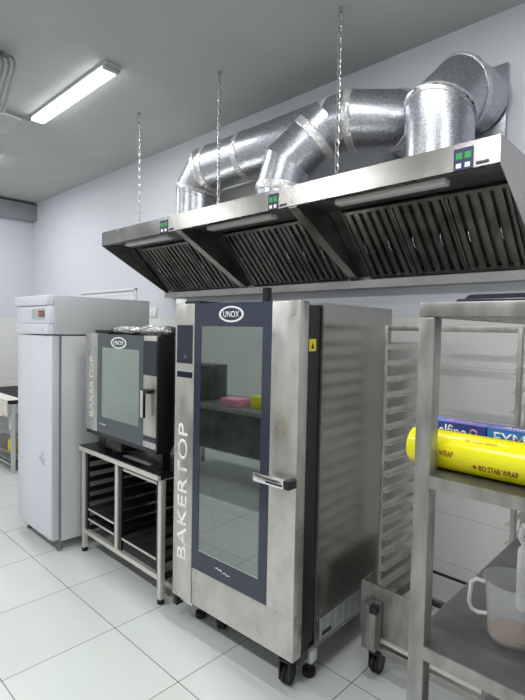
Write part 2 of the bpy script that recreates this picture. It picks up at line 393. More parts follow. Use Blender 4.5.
# saddle collar of the middle branch: tape band on the long pipe
def band(c, d, r, w_):
    c = Vector(c); d = Vector(d).normalized(); u = d.orthogonal().normalized(); v = d.cross(u); m = MB(); n = 48
    prof = [(-w_, 0), (-w_*.8, .005), (w_*.8, .005), (w_, 0)]
    R_ = []
    for (o, h) in prof: R_.append([m.b.verts.new(c+d*o+(u*math.cos(2*math.pi*k/n)+v*math.sin(2*math.pi*k/n))*(r+h)) for k in range(n)])
    for A, B in zip(R_, R_[1:]):
        for k in range(n): m.b.faces.new((A[k], A[(k+1) % n], B[(k+1) % n], B[k]))
    rr_('foil_tape', m, TAPE)
dv = Vector((.24, .12, .23)).normalized()
band(Vector((-2.10, 2.40, 2.79))+dv*.22, dv, .164, .028)
band((-3.01, 2.55, 3.001), (1, 0, 0), .173, .022); band((-1.86, 2.55, 3.009), (1, 0, 0), .173, .025)
tag(MB().box(-3.20, -2.45, 2.745, YB-.008, HZT+.001, HZT+.35, .05, 4).build('fan_box', CREAM, smooth=True), 'cream rounded box on top of the hood beneath the long duct', 'box')

# ---------------------------------------------------------------- chains
CH = [((-3.71, 2.29), (-3.60, 2.24), 'thin steel chain left of the ducts, leftmost of the three hood chains'),
      ((-2.69, 2.31), (-2.61, 2.25), 'thin steel chain passing in front of the long duct, middle of the three hood chains'),
      ((-1.66, 2.31), (-1.615, 2.25), 'longest-looking steel chain hanging nearest the right-hand riser duct')]
for (tx, ty), (bx_, by), lab in CH:
    m = MB(); A = Vector((tx, ty, ZC)); B = Vector((bx_, by, HZT)); d = (B-A); L_ = d.length; d.normalize(); pitch = .034; nl = int((L_-.03)/pitch)
    u = Vector((0, 1, 0)); u = (u-d*u.dot(d)).normalized(); v = d.cross(u)
    m.cyl(A, A+d*.03, .012, n=8)
    for k in range(nl):
        c = A+d*(.035+k*pitch); side = u if k % 2 else v; pts = []
        for q in range(10):
            an = 2*math.pi*q/10; pts.append(c+d*(.0215*math.cos(an))+side*(.0115*math.sin(an)))
        m.tube(pts, .003, 5, True)
    tag(m.build('hanging_chain', mat('zinc chain', (.55, .55, .54), .3, .9), smooth=True), lab, 'chain', 'chains holding the hood')

# ---------------------------------------------------------------- large rack oven
OX, OY, OYAW = -1.394, 1.693, math.radians(2.236)
ov = thing('rack_oven', 'tall stainless rack oven with a narrow glass door, black casters under it', 'oven', (OX, OY, 0), OYAW)
XW = -.884
def S(name, mmat, *a, bev=0, parent=None, label=None): return box(name, mmat, parent or ov, *a, bev=bev, label=label)
# body: hollow chamber behind the door
m = MB(); bx0, bx1, by0, by1, bz0, bz1 = XW+.0, 0.0, .185, .885, .165, 1.855
m.box(bx1-.012, bx1, by0, by1, bz0, bz1); m.box(bx0, bx0+.012, by0, by1, bz0, bz1)
m.box(bx0+.012, bx1-.012, by1-.012, by1, bz0, bz1); m.box(bx0+.012, bx1-.012, by0, by1-.012, bz1-.012, bz1); m.box(bx0+.012, bx1-.012, by0, by1-.012, bz0, bz0+.012)
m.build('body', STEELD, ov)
m = MB(); ix0, ix1 = -.74, -.14
m.box(ix0-.004, ix0, .10, .76, .40, 1.79); m.box(ix1, ix1+.004, .10, .76, .40, 1.79); m.box(ix0, ix1, .756, .76, .40, 1.79)
m.box(ix0, ix1, .10, .76, 1.786, 1.79); m.box(ix0, ix1, .10, .76, .40, .404)
m.build('chamber', CHAMBER, ov)
# dark recess between door and body
m = MB(); m.box(XW+.015, ix0-.006, .075, .184, .20, 1.84); m.box(ix1+.006, -.015, .075, .184, .20, 1.84); m.box(ix0-.006, ix1+.006, .075, .184, 1.795, 1.84); m.box(ix0-.006, ix1+.006, .075, .184, .20, .395)
m.build('door_gasket', BLACK, ov)
# left fixed strip with the control screen
S('control_strip', STEELW, XW, XW+.163, 0, .07, .178, 1.856, bev=.003)
S('touch_screen', SCREEN, XW+.018, XW+.150, -.003, 0, 1.525, 1.738)
S('card_slot', SCREEN, XW+.020, XW+.150, -.002, 0, 1.445, 1.478)
lettering('lettering', 'BAKERTOP', GREYP, ov, .78, .080, face_front(XW+.076, -.0002, .795, math.pi/2))
tri = MB(); tri.prism([(-.012+XW+.085, 1.552), (.022+XW+.085, 1.552), (.005+XW+.085, 1.578)], 1, -.0036, -.003); tri.build('screen_mark', mat('blue mark', (.06, .1, .3), .4), ov)
# door
door = S('door', STEELW, XW+.165, 0, .004, .07, .178, .389, bev=.003)
m = MB(); m.box(-.165, 0, 0, .07, .389, 1.856, .003)
m.build('right_stile', STEELW, door, True)
m = MB(); nx0, nx1 = XW+.165, -.166
m.box(nx0, nx1, .0, .012, 1.734, 1.857); m.box(nx0, nx1, .0, .012, .39, .500); m.box(nx0, -.668, .0, .012, .5, 1.734); m.box(-.222, nx1, .0, .012, .5, 1.734)
m.build('glass_border', NAVY, door)
MB().box(-.668, -.222, .003, .009, .5, 1.734).build('glass_pane', GLASS, door)
MB().box(-.668, -.222, .050, .056, .5, 1.734).build('inner_pane', glass('inner pane', (.85, .9, .9), .06), door)
m = MB(); m.box(nx0, nx1, .013, .07, 1.735, 1.85); m.box(nx0, nx1, .013, .07, .392, .499); m.box(nx0, -.669, .013, .07, .5, 1.734); m.box(-.221, nx1, .013, .07, .5, 1.734)
m.build('inner_frame', BLACK, door)
m = MB(); m.box(-.668, -.222, .0005, .003, .497, .503); m.build('edge_strip', BRIGHT, door)
def logo(parent, cx, cz, w_, h_, y):
    m = MB(); n = 40
    def el(a, b, yy): return [m.b.verts.new((cx+a*math.cos(2*math.pi*k/n), yy, cz+b*math.sin(2*math.pi*k/n))) for k in range(n)]
    O, I = el(w_/2, h_/2, y-.001), el(w_/2*.84, h_/2*.78, y-.001)
    O2, I2 = el(w_/2, h_/2, y), el(w_/2*.84, h_/2*.78, y)
    for A, B in ((O, I), (O2, O), (I, I2), (O2, I2)):
        for k in range(n): m.b.faces.new((A[k], A[(k+1) % n], B[(k+1) % n], B[k]))
    m.build('logo_ring', WHITEP, parent)
    lettering('lettering', 'UNOX', WHITEP, parent, w_*.64, h_*.38, face_front(cx, y-.0002, cz), .001)
logo(door, -.438, 1.797, .178, .083, 0)
# handwritten mark
m = MB(); m.tube([(-.525, -.0006, .452), (-.51, -.0006, .456), (-.50, -.0006, .449), (-.485, -.0006, .455), (-.475, -.0006, .445)], .0022, 5); m.tube([(-.465, -.0006, .442), (-.45, -.0006, .449), (-.44, -.0006, .440), (-.415, -.0006, .444)], .0022, 5); m.build('signature', WHITEP, door)
# handle
hd = MB(); hd.box(-.212, -.025, -.062, -.042, 1.004, 1.046, .005); hb = hd.build('handle', CHROME, door, True)
MB().box(-.13, -.03, -.0632, -.062, 1.014, 1.022).build('slot', BLACK, hb)
MB().box(-.024, .006, -.062, 0, 1.004, 1.046, .005).build('handle_mount', BLACK, hb, True)
# side details
S('warning_sticker', STICK, -.0149, -.0138, .095, .150, 1.625, 1.682)
MB().prism([(.110, 1.637), (.135, 1.637), (.1225, 1.665)], 0, -.0138, -.013).build('sticker_mark', BLACK, ov)
lb = S('side_label', LABEL, .0003, .0012, .22, .80, .185, .295)
for k in range(8): MB().box(.0012, .0016, .22+.07*k, .222+.07*k, .185, .295).build('label_line', GREYP, lb)
S('label_code', BLACK, .0012, .002, .24, .32, .20, .222, parent=lb)
# chassis with feet and casters
m = MB(); m.box(XW+.02, -.02, .10, .86, .14, .164); m.build('chassis', STEELD, ov)
def foot(x, y):
    f = MB().box(x-.028, x+.028, y-.028, y+.028, .075, .140, .002).build("foot", BRIGHT, ov, True)
    m = MB(); m.lathe([(.03, 0), (.034, .008), (.034, .03), (.016, .04), (.012, .075)], 20, (x, y)); m.build('rubber_foot', RUBBER, f, True)
for (x, y) in ((-.048, .205), (-.035, .84), (XW+.075, .16), (XW+.06, .84)): foot(x, y)
def caster(root, x, y, r=.05, top=.14, ang=0):
    M = Matrix.Translation((x, y, 0)) @ Matrix.Rotation(ang, 4, 'Z')
    m = MB(); m.box(-.03, .03, -.03, .03, top-.012, top); m.box(-.028, -.022, -.03, .05, r*.8, top-.012); m.box(.022, .028, -.03, .05, r*.8, top-.012); m.cyl((-.03, .02, r), (.03, .02, r), .008)
    m.rot(M); c = m.build('caster', BLACK, root, True)
    for s in (-1, 1):
        k = MB(); k.cyl((s*.003, .02, r), (s*.020, .02, r), r, n=28); k.rot(M); k.build('wheel', RUBBER, c, True)
caster(ov, -.085, .07, .045, ang=.2); caster(ov, XW+.255, .16, .062, ang=.5); caster(ov, -.16, .78, .05); caster(ov, XW+.2, .78, .05)
S('buffer', BLACK, XW-.02, XW+.015, .02, .09, .10, .155, bev=.004); S('buffer_bracket', BRIGHT, XW+.015, XW+.12, .05, .09, .125, .145)
S('lock_block', BLACK, -.075, -.02, .075, .16, .12, .20, bev=.004)
S('flue', BLACK, -.405, -.372, .20, .235, 1.856, 1.945)
m = MB(); m.box(XW+.02, XW+.17, .03, .30, 1.857, 1.872); m.build('dark_top_strip', BLACK, ov)
S('white_tag', WHITEP, XW+.0, XW+.045, .0, .04, 1.858, 1.885)
# trays on the rack inside
rk = MB()
for x in (-.70, -.18):
    for y in (.14, .70): rk.box(x-.01, x+.01, y-.01, y+.01, .42, 1.76)
for k in range(16):
    z = .50+k*.078
    for x in (-.69, -.205): rk.box(x, x+.015, .14, .70, z, z+.004)
rk.build('rack', mat('oven rack steel', (.18, .18, .18), .3, .8), ov)

# ---------------------------------------------------------------- small oven and its stand
st = thing('oven_stand', 'open stainless stand with black tray runners and a glossy top under the small oven', 'stand', (-3.5, 1.70, 0))
def T(name, mmat, x0, x1, y0, y1, z0, z1, bev=0, parent=None): return MB().box(x0+3.5, x1+3.5, y0-1.7, y1-1.7, z0, z1, bev).build(name, mmat, parent or st, bool(bev))
SX0, SX1, SY0, SY1 = -3.52, -2.475, 1.71, 2.42
STB = mat('bright beige steel tube', (.74, .72, .66), .38, .55)
T('top', BLACKG, SX0, SX1, SY0-.02, SY1, .815, .822)
T('top_edge', STB, SX0, SX1, SY0-.025, SY0-.005, .785, .815)
T('top_edge', BLACK, SX1-.02, SX1, SY0-.005, SY1, .785, .815)
for x in (SX0, SX1-.035):
    for y in (SY0, SY1-.035):
        lg = T('leg', STB, x, x+.035, y, y+.035, .03, .785, .002)
        MB().lathe([(.02, 0), (.022, .006), (.022, .02), (.01, .03)], 16, (x+3.5175, y-1.6825)).build('foot', RUBBER, lg, True)
mid = -3.012
for y in (SY0, SY1-.03): T('mullion', STB, mid-.016, mid+.016, y, y+.03, .178, .785)
for y in (SY0, SY1-.03): T('rail', STB, SX0+.035, SX1-.035, y, y+.03, .15, .178)
for x in (SX0, SX1-.03): T('rail', BLACK, x, x+.03, SY0+.035, SY1-.035, .15, .178)
T('inner_rail', STB, mid+.016, SX1-.035, SY0+.02, SY0+.03, .735, .752)
for (a, b) in ((SX0+.037, mid-.018), (mid+.018, SX1-.037)):
    for s, x in ((1, a), (-1, b)):
        T('runner_back', BLACK, min(x, x+s*.03), max(x, x+s*.03), SY1-.03, SY1-.012, .179, .775)
        for k in range(7):
            z = .235+k*.077
            mr_ = MB(); mr_.box(min(x, x+s*.04)+3.5, max(x, x+s*.04)+3.5, SY0+.03-1.7, SY1-.03-1.7, z, z+.003); mr_.box(min(x, x+s*.003)+3.5, max(x, x+s*.003)+3.5, SY0+.03-1.7, SY1-.03-1.7, z+.003, z+.028); mr_.build('tray_runner', BLACK, st)
        T('runner_front', BLACK, min(x, x+s*.03), max(x, x+s*.03), SY0+.012, SY0+.03, .179, .775)
def tray(x0, x1, z, lab, dy=0):
    m = MB(); y0, y1 = SY0+.02+dy, SY1-.06; cx, cy = (x0+x1)/2, (y0+y1)/2; a, b = (x1-x0)/2, (y1-y0)/2
    m.box(-a+.02, a-.02, -b+.02, b-.02, 0, .002)
    m.prism([(-b, .022), (-b, .026), (-b+.02, .002), (-b+.02, 0)], 0, -a, a); m.prism([(b, .022), (b, .026), (b-.02, .002), (b-.02, 0)], 0, -a, a)
    m.prism([(-a, .022), (-a, .026), (-a+.02, .002), (-a+.02, 0)], 1, -b, b); m.prism([(a, .022), (a, .026), (a-.02, .002), (a-.02, 0)], 1, -b, b)
    t = thing('baking_tray', lab, 'tray', (cx, cy, z), 0, 'trays in the oven stand')
    m.build('pan', TRAYM, t); MB().box(-a, a, -b-.004, -b, .014, .027).build('rim', STB, t)
aL, bL, aR, bR = SX0+.045, mid-.026, mid+.026, SX1-.045
for z, k in ((.241, 0), (.318, 1)): tray(aL, bL, z-.002, ['lowest dark tray in the left bay of the oven stand', 'upper dark tray in the left bay of the oven stand'][k])
tray(aR, bR, .241, 'dark tray in the right bay of the oven stand')

so = thing('convection_oven', 'small countertop convection oven with a square glass door on the open stand', 'oven', (-3.42, 1.68, .823))
def O(name, mmat, x0, x1, y0, y1, z0, z1, bev=0, parent=None): return MB().box(x0+3.42, x1+3.42, y0-1.68, y1-1.68, z0-.823, z1-.823, bev).build(name, mmat, parent or so, bool(bev))
AX0, AX1, AZ0, AZ1 = -3.405, -2.497, .972, 1.668
m = MB()
def ob(m, x0, x1, y0, y1, z0, z1): m.box(x0+3.42, x1+3.42, y0-1.68, y1-1.68, z0-.823, z1-.823)
ob(m, AX0+.01, AX0+.02, 1.80, 2.38, AZ0, AZ1-.01); ob(m, AX1-.02, AX1-.01, 1.80, 2.38, AZ0, AZ1-.01); ob(m, AX0+.02, AX1-.02, 2.37, 2.38, AZ0, AZ1-.01)
ob(m, AX0+.02, AX1-.02, 1.80, 2.37, AZ1-.02, AZ1-.01); ob(m, AX0+.02, AX1-.02, 1.80, 2.37, AZ0, AZ0+.01)
m.build('body', mat('dark steel cabinet', (.20, .20, .205), .3, .8), so)
m = MB(); cx0, cx1 = -3.20, -2.66
ob(m, cx0-.004, cx0, 1.76, 2.30, 1.04, 1.60); ob(m, cx1, cx1+.004, 1.76, 2.30, 1.04, 1.60); ob(m, cx0, cx1, 2.30, 2.304, 1.04, 1.60); ob(m, cx0, cx1, 1.76, 2.30, 1.60, 1.604); ob(m, cx0, cx1, 1.76, 2.30, 1.036, 1.04)
m.build('chamber', CHAMBER, so)
O('front_strip', STEELW, AX0, -3.232, 1.68, 1.76, AZ0, AZ1, .002)
lettering('lettering', 'BAKERTOP', mat('faded lettering', (.74, .74, .71), .5), so, .44, .062, face_front(-3.318+3.42, -.0002, 1.285-.823, math.pi/2))
dr = O('door', NAVYS, -3.230, -2.640, 1.68, 1.70, 1.575, AZ1)
O('glass_border', NAVYS, -3.230, -2.640, 1.68, 1.70, AZ0, 1.085, 0, dr); O('glass_border', NAVYS, -3.230, -3.180, 1.68, 1.70, 1.085, 1.575, 0, dr); O('glass_border', NAVYS, -2.690, -2.640, 1.68, 1.70, 1.085, 1.575, 0, dr)
O('glass_pane', GLASS2, -3.180, -2.690, 1.683, 1.689, 1.085, 1.575, 0, dr)
m = MB(); ob(m, -3.23, -2.64, 1.701, 1.76, 1.58, AZ1-.005); ob(m, -3.23, -2.64, 1.701, 1.76, AZ0+.005, 1.08); ob(m, -3.23, -3.185, 1.701, 1.76, 1.08, 1.58); ob(m, -2.685, -2.64, 1.701, 1.76, 1.08, 1.58)
m.build('inner_frame', BLACK, dr)
logo(dr, -2.943+3.42, 1.613-.823, .20, .078, 0)
m = MB(); m.tube([(.225+.09*t/8, -.0006, 1.035-.823+.006*math.sin(t*1.9)) for t in range(9)], .0018, 5); m.build('signature', WHITEP, dr)
O('control_strip', STEELW, -2.638, AX1, 1.68, 1.74, AZ0, AZ1, .002)
O('touch_screen', SCREEN, -2.632, AX1+.004, 1.677, 1.68, 1.425, 1.638)
O('dark_band', SCREEN, -2.632, AX1+.004, 1.678, 1.68, 1.012, 1.045)
O('side_trim', BLACK, AX1+.001, AX1+.012, 1.682, 1.80, AZ0-.01, AZ1, .003)
hs = O('handle', BLACK, -2.592, -2.558, 1.630, 1.648, 1.165, 1.345, .005)
O('grip_face', BRIGHT, -2.588, -2.562, 1.626, 1.6301, 1.17, 1.335, 0, hs); O('handle_mount', BLACK, -2.575, -2.515, 1.630, 1.68, 1.318, 1.345, .004, hs)
for x in (-3.33, -2.60):
    for y in (1.80, 2.3): O('foot', BLACK, x-.05, x+.05, y-.03, y+.03, .823, AZ0, .004)
O('drip_tray', BLACK, AX0+.01, AX1, 1.685, 1.80, AZ0-.03, AZ0-.001)
O('drain_box', BLACK, -3.22, -3.0, 1.74, 1.9, .85, .94, .004)
O('rear_flue', BLACK, -2.56, -2.48, 2.30, 2.36, AZ1-.009, AZ1+.13)
ir = MB()
for k in range(6):
    for x in (-3.19, -2.68): ob(ir, x, x+.01, 1.78, 2.28, 1.10+k*.075, 1.104+k*.075)
    ob(ir, -3.18, -2.67, 1.80, 2.25, 1.105+k*.075, 1.108+k*.075) if k in (1, 3) else None
ir.build('rack', mat('bright rack', (.6, .6, .58), .3, .8), so)
# things lying on the small oven
def crumple(name, lab, cx, cy, z, a, b, h, rz):
    bm = bmesh.new(); bmesh.ops.create_uvsphere(bm, u_segments=28, v_segments=14, radius=1)
    for v in bm.verts:
        sx = math.copysign(abs(v.co.x)**.5, v.co.x); sy = math.copysign(abs(v.co.y)**.6, v.co.y)
        j = random.uniform(.8, 1.12)
        v.co = Vector((sx*a*random.uniform(.96, 1.03), sy*b*random.uniform(.95, 1.04), max(0, (v.co.z*j+.9)*h*.55)))
    mb = MB(); mb.merge(bm, Matrix.Rotation(rz, 4, 'Z')); tag(mb.build(name, FOIL, None, False, (cx, cy, z)), lab, 'foil pack', 'foil packs on the small oven')
crumple('foil_pack', 'crumpled silver foil pack on the left of the small oven top', -3.16, 1.90, AZ1-.009, .18, .09, .065, .05)
crumple('foil_pack', 'crumpled silver foil pack on the right of the small oven top', -2.755, 1.87, AZ1-.009, .17, .09, .070, -.06)
tag(MB().box(-.10, .10, -.02, .02, 0, .034, .004).build('black_bar', BLACK, None, True, (-3.36, 1.80, AZ1-.008)), 'short black bar at the left corner of the small oven top', 'bar')

pl = MB().box(-.16, .16, -.11, .11, 0, .004, .001); tag(pl.build('thin_sheet', mat('pale sheet', (.42, .42, .44), .35, .4), None, True, (-2.85, 1.87, .8225)), 'thin pale grey sheet lying on the glossy stand top under the small oven', 'sheet')
# ---------------------------------------------------------------- refrigerator
fr = thing('refrigerator', 'tall white upright refrigerator at the left beside the oven stand', 'refrigerator', (-4.27, 1.51, 0))
def R(name, mmat, x0, x1, y0, y1, z0, z1, bev=0, parent=None): return MB().box(x0, x1, y0, y1, z0, z1, bev).build(name, mmat, parent or fr, bool(bev))
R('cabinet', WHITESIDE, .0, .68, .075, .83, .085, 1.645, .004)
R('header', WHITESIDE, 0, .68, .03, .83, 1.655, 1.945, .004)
R('header_top', WHITE, -.015, .645, -.025, .03, 1.87, 1.945, .010)
hp = R('control_panel', WHITE, 0.005, .65, -.008, .03, 1.735, 1.868, .003)
R('header_lip', WHITE, 0.0, .645, -.018, .03, 1.655, 1.733, .006)
R('display_bezel', mat('grey bezel', (.45, .52, .48), .4), .33, .58, -.0105, -.008, 1.765, 1.845, 0, hp)
R('display', mat('dark red display', (.10, .03, .03), .2), .46, .57, -.0125, -.0105, 1.785, 1.83, 0, hp)
for k in range(3): R('digit', mat('red digit', (.8, .1, .1), .4, 0, Emission_Color=(1, .15, .1, 1), Emission_Strength=.3), .480+.026*k, .488+.026*k, -.0135, -.0125, 1.797, 1.818, 0, hp)
for x in (.01, .53): R('screw', CONDUIT, x+.02, x+.03, -.0195, -.018, 1.69, 1.70)
dd = R('door', WHITE, .0, .655, 0, .058, .10, 1.645, .012)
R('door_edge', WHITESIDE, .656, .672, .01, .058, .10, 1.645, .003)
R('gasket', mat('grey gasket', (.18, .19, .21), .6), .01, .67, .058, .075, .10, 1.645)
m = MB(); random.seed(3)
for q in range(7):
    an = q*.9; cxs, czs = .50+random.uniform(-.045, .045), .70+random.uniform(-.04, .04); m.tube([(cxs+random.uniform(-.028, .028), -.0008, czs+random.uniform(-.022, .022)) for t in range(5)], .0022, 4)
m.build('worn_sticker', mat('pale sticker residue', (.45, .46, .48), .5), dd)
for x in (.05, .63):
    for y in (.08, .78): MB().lathe([(.022, 0), (.022, .02), (.012, .025), (.012, .085)], 14, (x, y)).build('foot', CONDUIT, fr, True)

# ---------------------------------------------------------------- tray trolley
tr = thing('tray_trolley', 'tall stainless tray trolley of narrow runners on casters beside the rack oven', 'trolley', (-1.22, 2.14, 0))
def Y(name, mmat, x0, x1, y0, y1, z0, z1, bev=0, parent=None): return MB().box(x0+1.22, x1+1.22, y0-2.14, y1-2.14, z0, z1, bev).build(name, mmat, parent or tr, bool(bev))
TX0, TX1, TY0, TY1 = -1.225, -.60, 2.14, 2.66
for x in (TX0, TX1-.02):
    for y in (TY0, TY1-.02): Y('upright', STEELF, x, x+.02, y, y+.02, .36, 1.755, .002)
for y in (TY0, TY1-.02): Y('crossbar', STEELF, TX0+.02, TX1-.02, y, y+.02, 1.73, 1.755, .002)
for x in (TX0, TX1-.02): Y('crossbar', STEELF, x, x+.02, TY0+.02, TY1-.02, 1.73, 1.755, .002)
z = 1.635; pitch = .0785
while z > .42:
    for s, x in ((1, TX0+.02), (-1, TX1-.02)):
        m = MB(); x0, x1 = (x, x+.022) if s > 0 else (x-.022, x)
        m.box(x0+1.22, x1+1.22, 0.0, TY1-TY0, z, z+.003)
        xa = x if s > 0 else x-.003
        m.box(xa+1.22, xa+.003+1.22, 0.0, TY1-TY0, z, z+.026)
        m.build('tray_runner', STEEL, tr)
    z -= pitch
Y('base_panel', STEELF, -1.305, -.66, 2.13, 2.135, .20, .455)
Y('base_panel', STEELF, -1.305, -1.30, 2.135, 2.74, .20, .455)
Y('base_flange', BRIGHT, -1.20, -.68, 2.115, 2.13, .19, .203)
Y('rear_rod', BLACK, TX0+.02, TX1-.02, TY1-.015, TY1-.003, .36, .372)
for x in (TX0, TX1-.02):
    for y in (TY0+.021, TY1-.02): Y('post_foot', STEELF, x, x+.02, y, y+.018, .166, .36)
    Y('side_rail', STEELD, x, x+.02, TY0+.04, TY1-.021, .36, .40)
Y('base_bar', STEELD, -1.24, -.60, 2.12, 2.145, .125, .165, .002); Y('base_bar', STEELD, -1.24, -.60, 2.72, 2.745, .125, .165, .002)
Y('base_bar', STEELD, -1.28, -1.24, 2.12, 2.745, .125, .165, .002); Y('base_bar', STEELD, -.63, -.59, 2.146, 2.719, .125, .165, .002)
for x in (-1.255, -.68):
    bk = Y('corner_bracket', STEELF, x, x+.075, 2.06, 2.125, .16 if x < -1 else .14, .385, .003)
    Y('stopper', BLACK, x+.045, x+.082, 2.05, 2.09, .352, .390, .002, bk)
for (x, y) in ((-1.215, 2.14), (-.64, 2.14), (-1.215, 2.68), (-.64, 2.68)): caster(tr, x+1.22, y-2.14, .05, .125, .1)

# ---------------------------------------------------------------- steel shelf rack in the foreground
QX, QY = -.563, 1.15
sh = thing('shelf_rack', 'grey stainless steel shelf rack with square posts in the right foreground', 'shelf', (QX, QY, 0))
def Q(name, mmat, x0, x1, y0, y1, z0, z1, bev=0, parent=None): return MB().box(x0, x1, y0, y1, z0, z1, bev).build(name, mmat, parent or sh, bool(bev))
pw = .042; LX, LY = 1.55, .62
# the far end of the rack runs to the right of the picture and the camera stands before it
LX = .70; LY = .955
for x in (0, LX-pw):
    for y in (0, LY-pw):
        ps = Q('post', STEELF, x, x+pw, y, y+pw, .03, 1.76, .003)
        MB().lathe([(.02, 0), (.022, .008), (.012, .03)], 14, (x+pw/2, y+pw/2)).build('foot', RUBBER, ps, True)
for y in (0, LY-pw): Q('top_bar', STEELF, 0, LX, y, y+pw, 1.761, 1.797, .003)
for x in (0, LX-pw): Q('top_bar', STEELF, x, x+pw, pw+.001, LY-pw-.001, 1.761, 1.797, .003)
def shelf(z, h, dpt):
    s = Q('shelf_board', SHELF, .002, LX-.002, .004, dpt-.004, z-.004, z)
    Q('shelf_edge', STEELF, pw, LX-pw, -.002, .004, z-h, z+.0005, 0, s)
    Q('shelf_edge', STEELF, -.001, .002, pw, dpt, z-h, z, 0, s); Q('shelf_edge', STEELF, pw, LX-pw, dpt-.004, dpt, z-h, z, 0, s)
shelf(1.368, .030, LY); shelf(.935, .034, LY+.0); shelf(.45, .034, LY)

# ---------------------------------------------------------------- things on the shelf rack
wr = thing('cling_wrap_roll', 'long bright yellow roll of cling wrap on the middle shelf', 'wrap roll', (-.245, 1.247, 1.3688))
RR = .0495
m = MB(); prof = [(.0, -.37), (RR*.80, -.37), (RR*.93, -.366), (RR, -.355), (RR, .355), (RR*.93, .366), (RR*.8, .37), (0, .37)]
m.lathe(prof[1:-1], 48); m.rot(Matrix.Translation((0, 0, RR)) @ Matrix.Rotation(math.pi/2, 4, 'Y')); m.build('wrapper', YELLOW, wr, True)
def on_roll(s, m_, x, ang, w_, h_):
    M = Matrix.Translation((0, 0, RR)) @ Matrix.Rotation(ang, 4, 'X') @ Matrix.Translation((x, -RR-.0003, 0)) @ Matrix.Rotation(math.pi/2, 4, 'X')
    lettering('lettering', s, m_, wr, w_, h_, M)
on_roll('BO STAR WRAP', RED, -.133, math.radians(22), .088, .016); on_roll('BO STAR WRAP', RED, -.283, math.radians(-2), .088, .016)
on_roll('BO STAR WRAP', mat('orange print', (.72, .42, .02), .5), -.18, math.radians(-52), .075, .008); on_roll('BO STAR WRAP', RED, .0, math.radians(-28), .094, .012)
sm = MB(); sm.prism([(math.cos(k*math.pi/4)*(.008 if k % 2 == 0 else .003), math.sin(k*math.pi/4)*(.008 if k % 2 == 0 else .003)) for k in range(8)], 1, 0, .0008)
sm.rot(Matrix.Translation((0, 0, RR)) @ Matrix.Rotation(math.radians(22), 4, 'X') @ Matrix.Translation((-.187, -RR-.0008, 0))); sm.build('star_mark', RED, wr)
MB().cyl((-.371, 0, RR), (-.372, 0, RR), .02).build('core', mat('cardboard core', (.45, .35, .2), .8), wr, True)
def carton(x0, x1, y, lab, side, top, words, wc):
    t = thing('film_carton', lab, 'carton', ((x0+x1)/2, y, 1.3685), 0, 'film cartons behind the yellow roll'); a = (x1-x0)/2
    MB().box(-a, a, -.03, .03, 0, .110, .001).build('carton_body', side, t); MB().box(-a, a, -.031, .031, .110, .112).build('carton_lid', top, t)
    for (s, cx, cz, w_, h_, c) in words: lettering('lettering', s, c, t, w_, h_, face_front(cx, -.0305, cz))
    return t
c1 = carton(-.515-.085, -.447, 1.342, 'royal blue film carton with pink print behind the yellow roll, the left one', BLUE, LID, [('alfino', -.01, .088, .075, .034, WHITEP), ('o', .045, .090, .022, .022, PINK)], None)
lettering('lettering', 'Alufoil', PINK, c1, .10, .024, Matrix.Translation((.01, 0, .1122)))
c2 = carton(-.444, -.15, 1.342, 'bright blue film carton with white capitals behind the yellow roll, the right one', CYAN, LID, [('FYMAL', -.067, .088, .125, .030, WHITEP)], None)
lettering('lettering', 'Alum', WHITEP, c2, .07, .024, Matrix.Translation((-.08, 0, .1122)))

tb = thing('food_tray', 'dark plastic tray lying upside down on the top frame of the shelf rack', 'tray', (-.255, 1.42, 1.7975))
m = MB(); m.box(-.25, .25, -.19, .19, 0, .012, .005); m.build('rim', mat('dark plastic', (.02, .022, .035), .25), tb, True)
m = MB(); pr_ = [(-.243, .012), (.243, .012), (.225, .024), (-.225, .024)]; m.prism(pr_, 1, -.16, .16); m.build('pan', mat('dark plastic pan', (.022, .024, .04), .22), tb)

jg = thing('measuring_jug', 'milky plastic measuring jug with a little brown liquid on the lower shelf', 'jug', (-.376, 1.352, .9355))
m = MB(); ri, ro = .056, .069; h = .150
m.lathe([(.002, 0), (ri, 0), (ri+.003, .006), (ro, h-.008), (ro+.005, h), (ro+.001, h), (ro-.003, h-.008), (ri, .006), (.002, .004)], 48)
m.build('body', PLASTIC, jg, True)
m = MB(); m.lathe([(.002, .0042), (ri-.001, .0065), (ri+.0005, .017), (.002, .017)], 40); m.build('liquid', TEA, jg, True)
m = MB(); d = Vector((-1, -.25, 0)).normalized(); pts = [d*(ro-.002)+Vector((0, 0, .128)), d*(ro+.020)+Vector((0, 0, .130)), d*(ro+.032)+Vector((0, 0, .118)), d*(ro+.036)+Vector((0, 0, .065)), d*(ro+.030)+Vector((0, 0, .047)), d*(ro+.014)+Vector((0, 0, .040)), d*(ri+.004)+Vector((0, 0, .044))]
m.tube(pts, .0055, 10); m.build('handle', mat('milky handle', (.85, .87, .88), .25, 0, Alpha=.85), jg, True)
wj = thing('plastic_canister', 'white plastic canister at the right edge behind the measuring jug', 'canister', (-.345, 1.53, .9355), 0)
m = MB(); m.box(-.065, .065, -.05, .05, 0, .19, .018, 4); m.prism([(-.05, .19), (.05, .19), (.02, .235), (-.03, .235)], 1, -.035, .035); m.build('body', PLASTICW, wj, True)
MB().lathe([(.018, .230), (.018, .26), (.016, .262)], 20, (0, 0)).build('cap', mat('black cap', (.02, .02, .02), .4), wj, True)
m = MB(); m.tube([(-.055, 0, .18), (-.068, 0, .20), (-.06, 0, .235), (-.02, 0, .245)], .009, 8); m.build('handle', PLASTICW, wj, True)

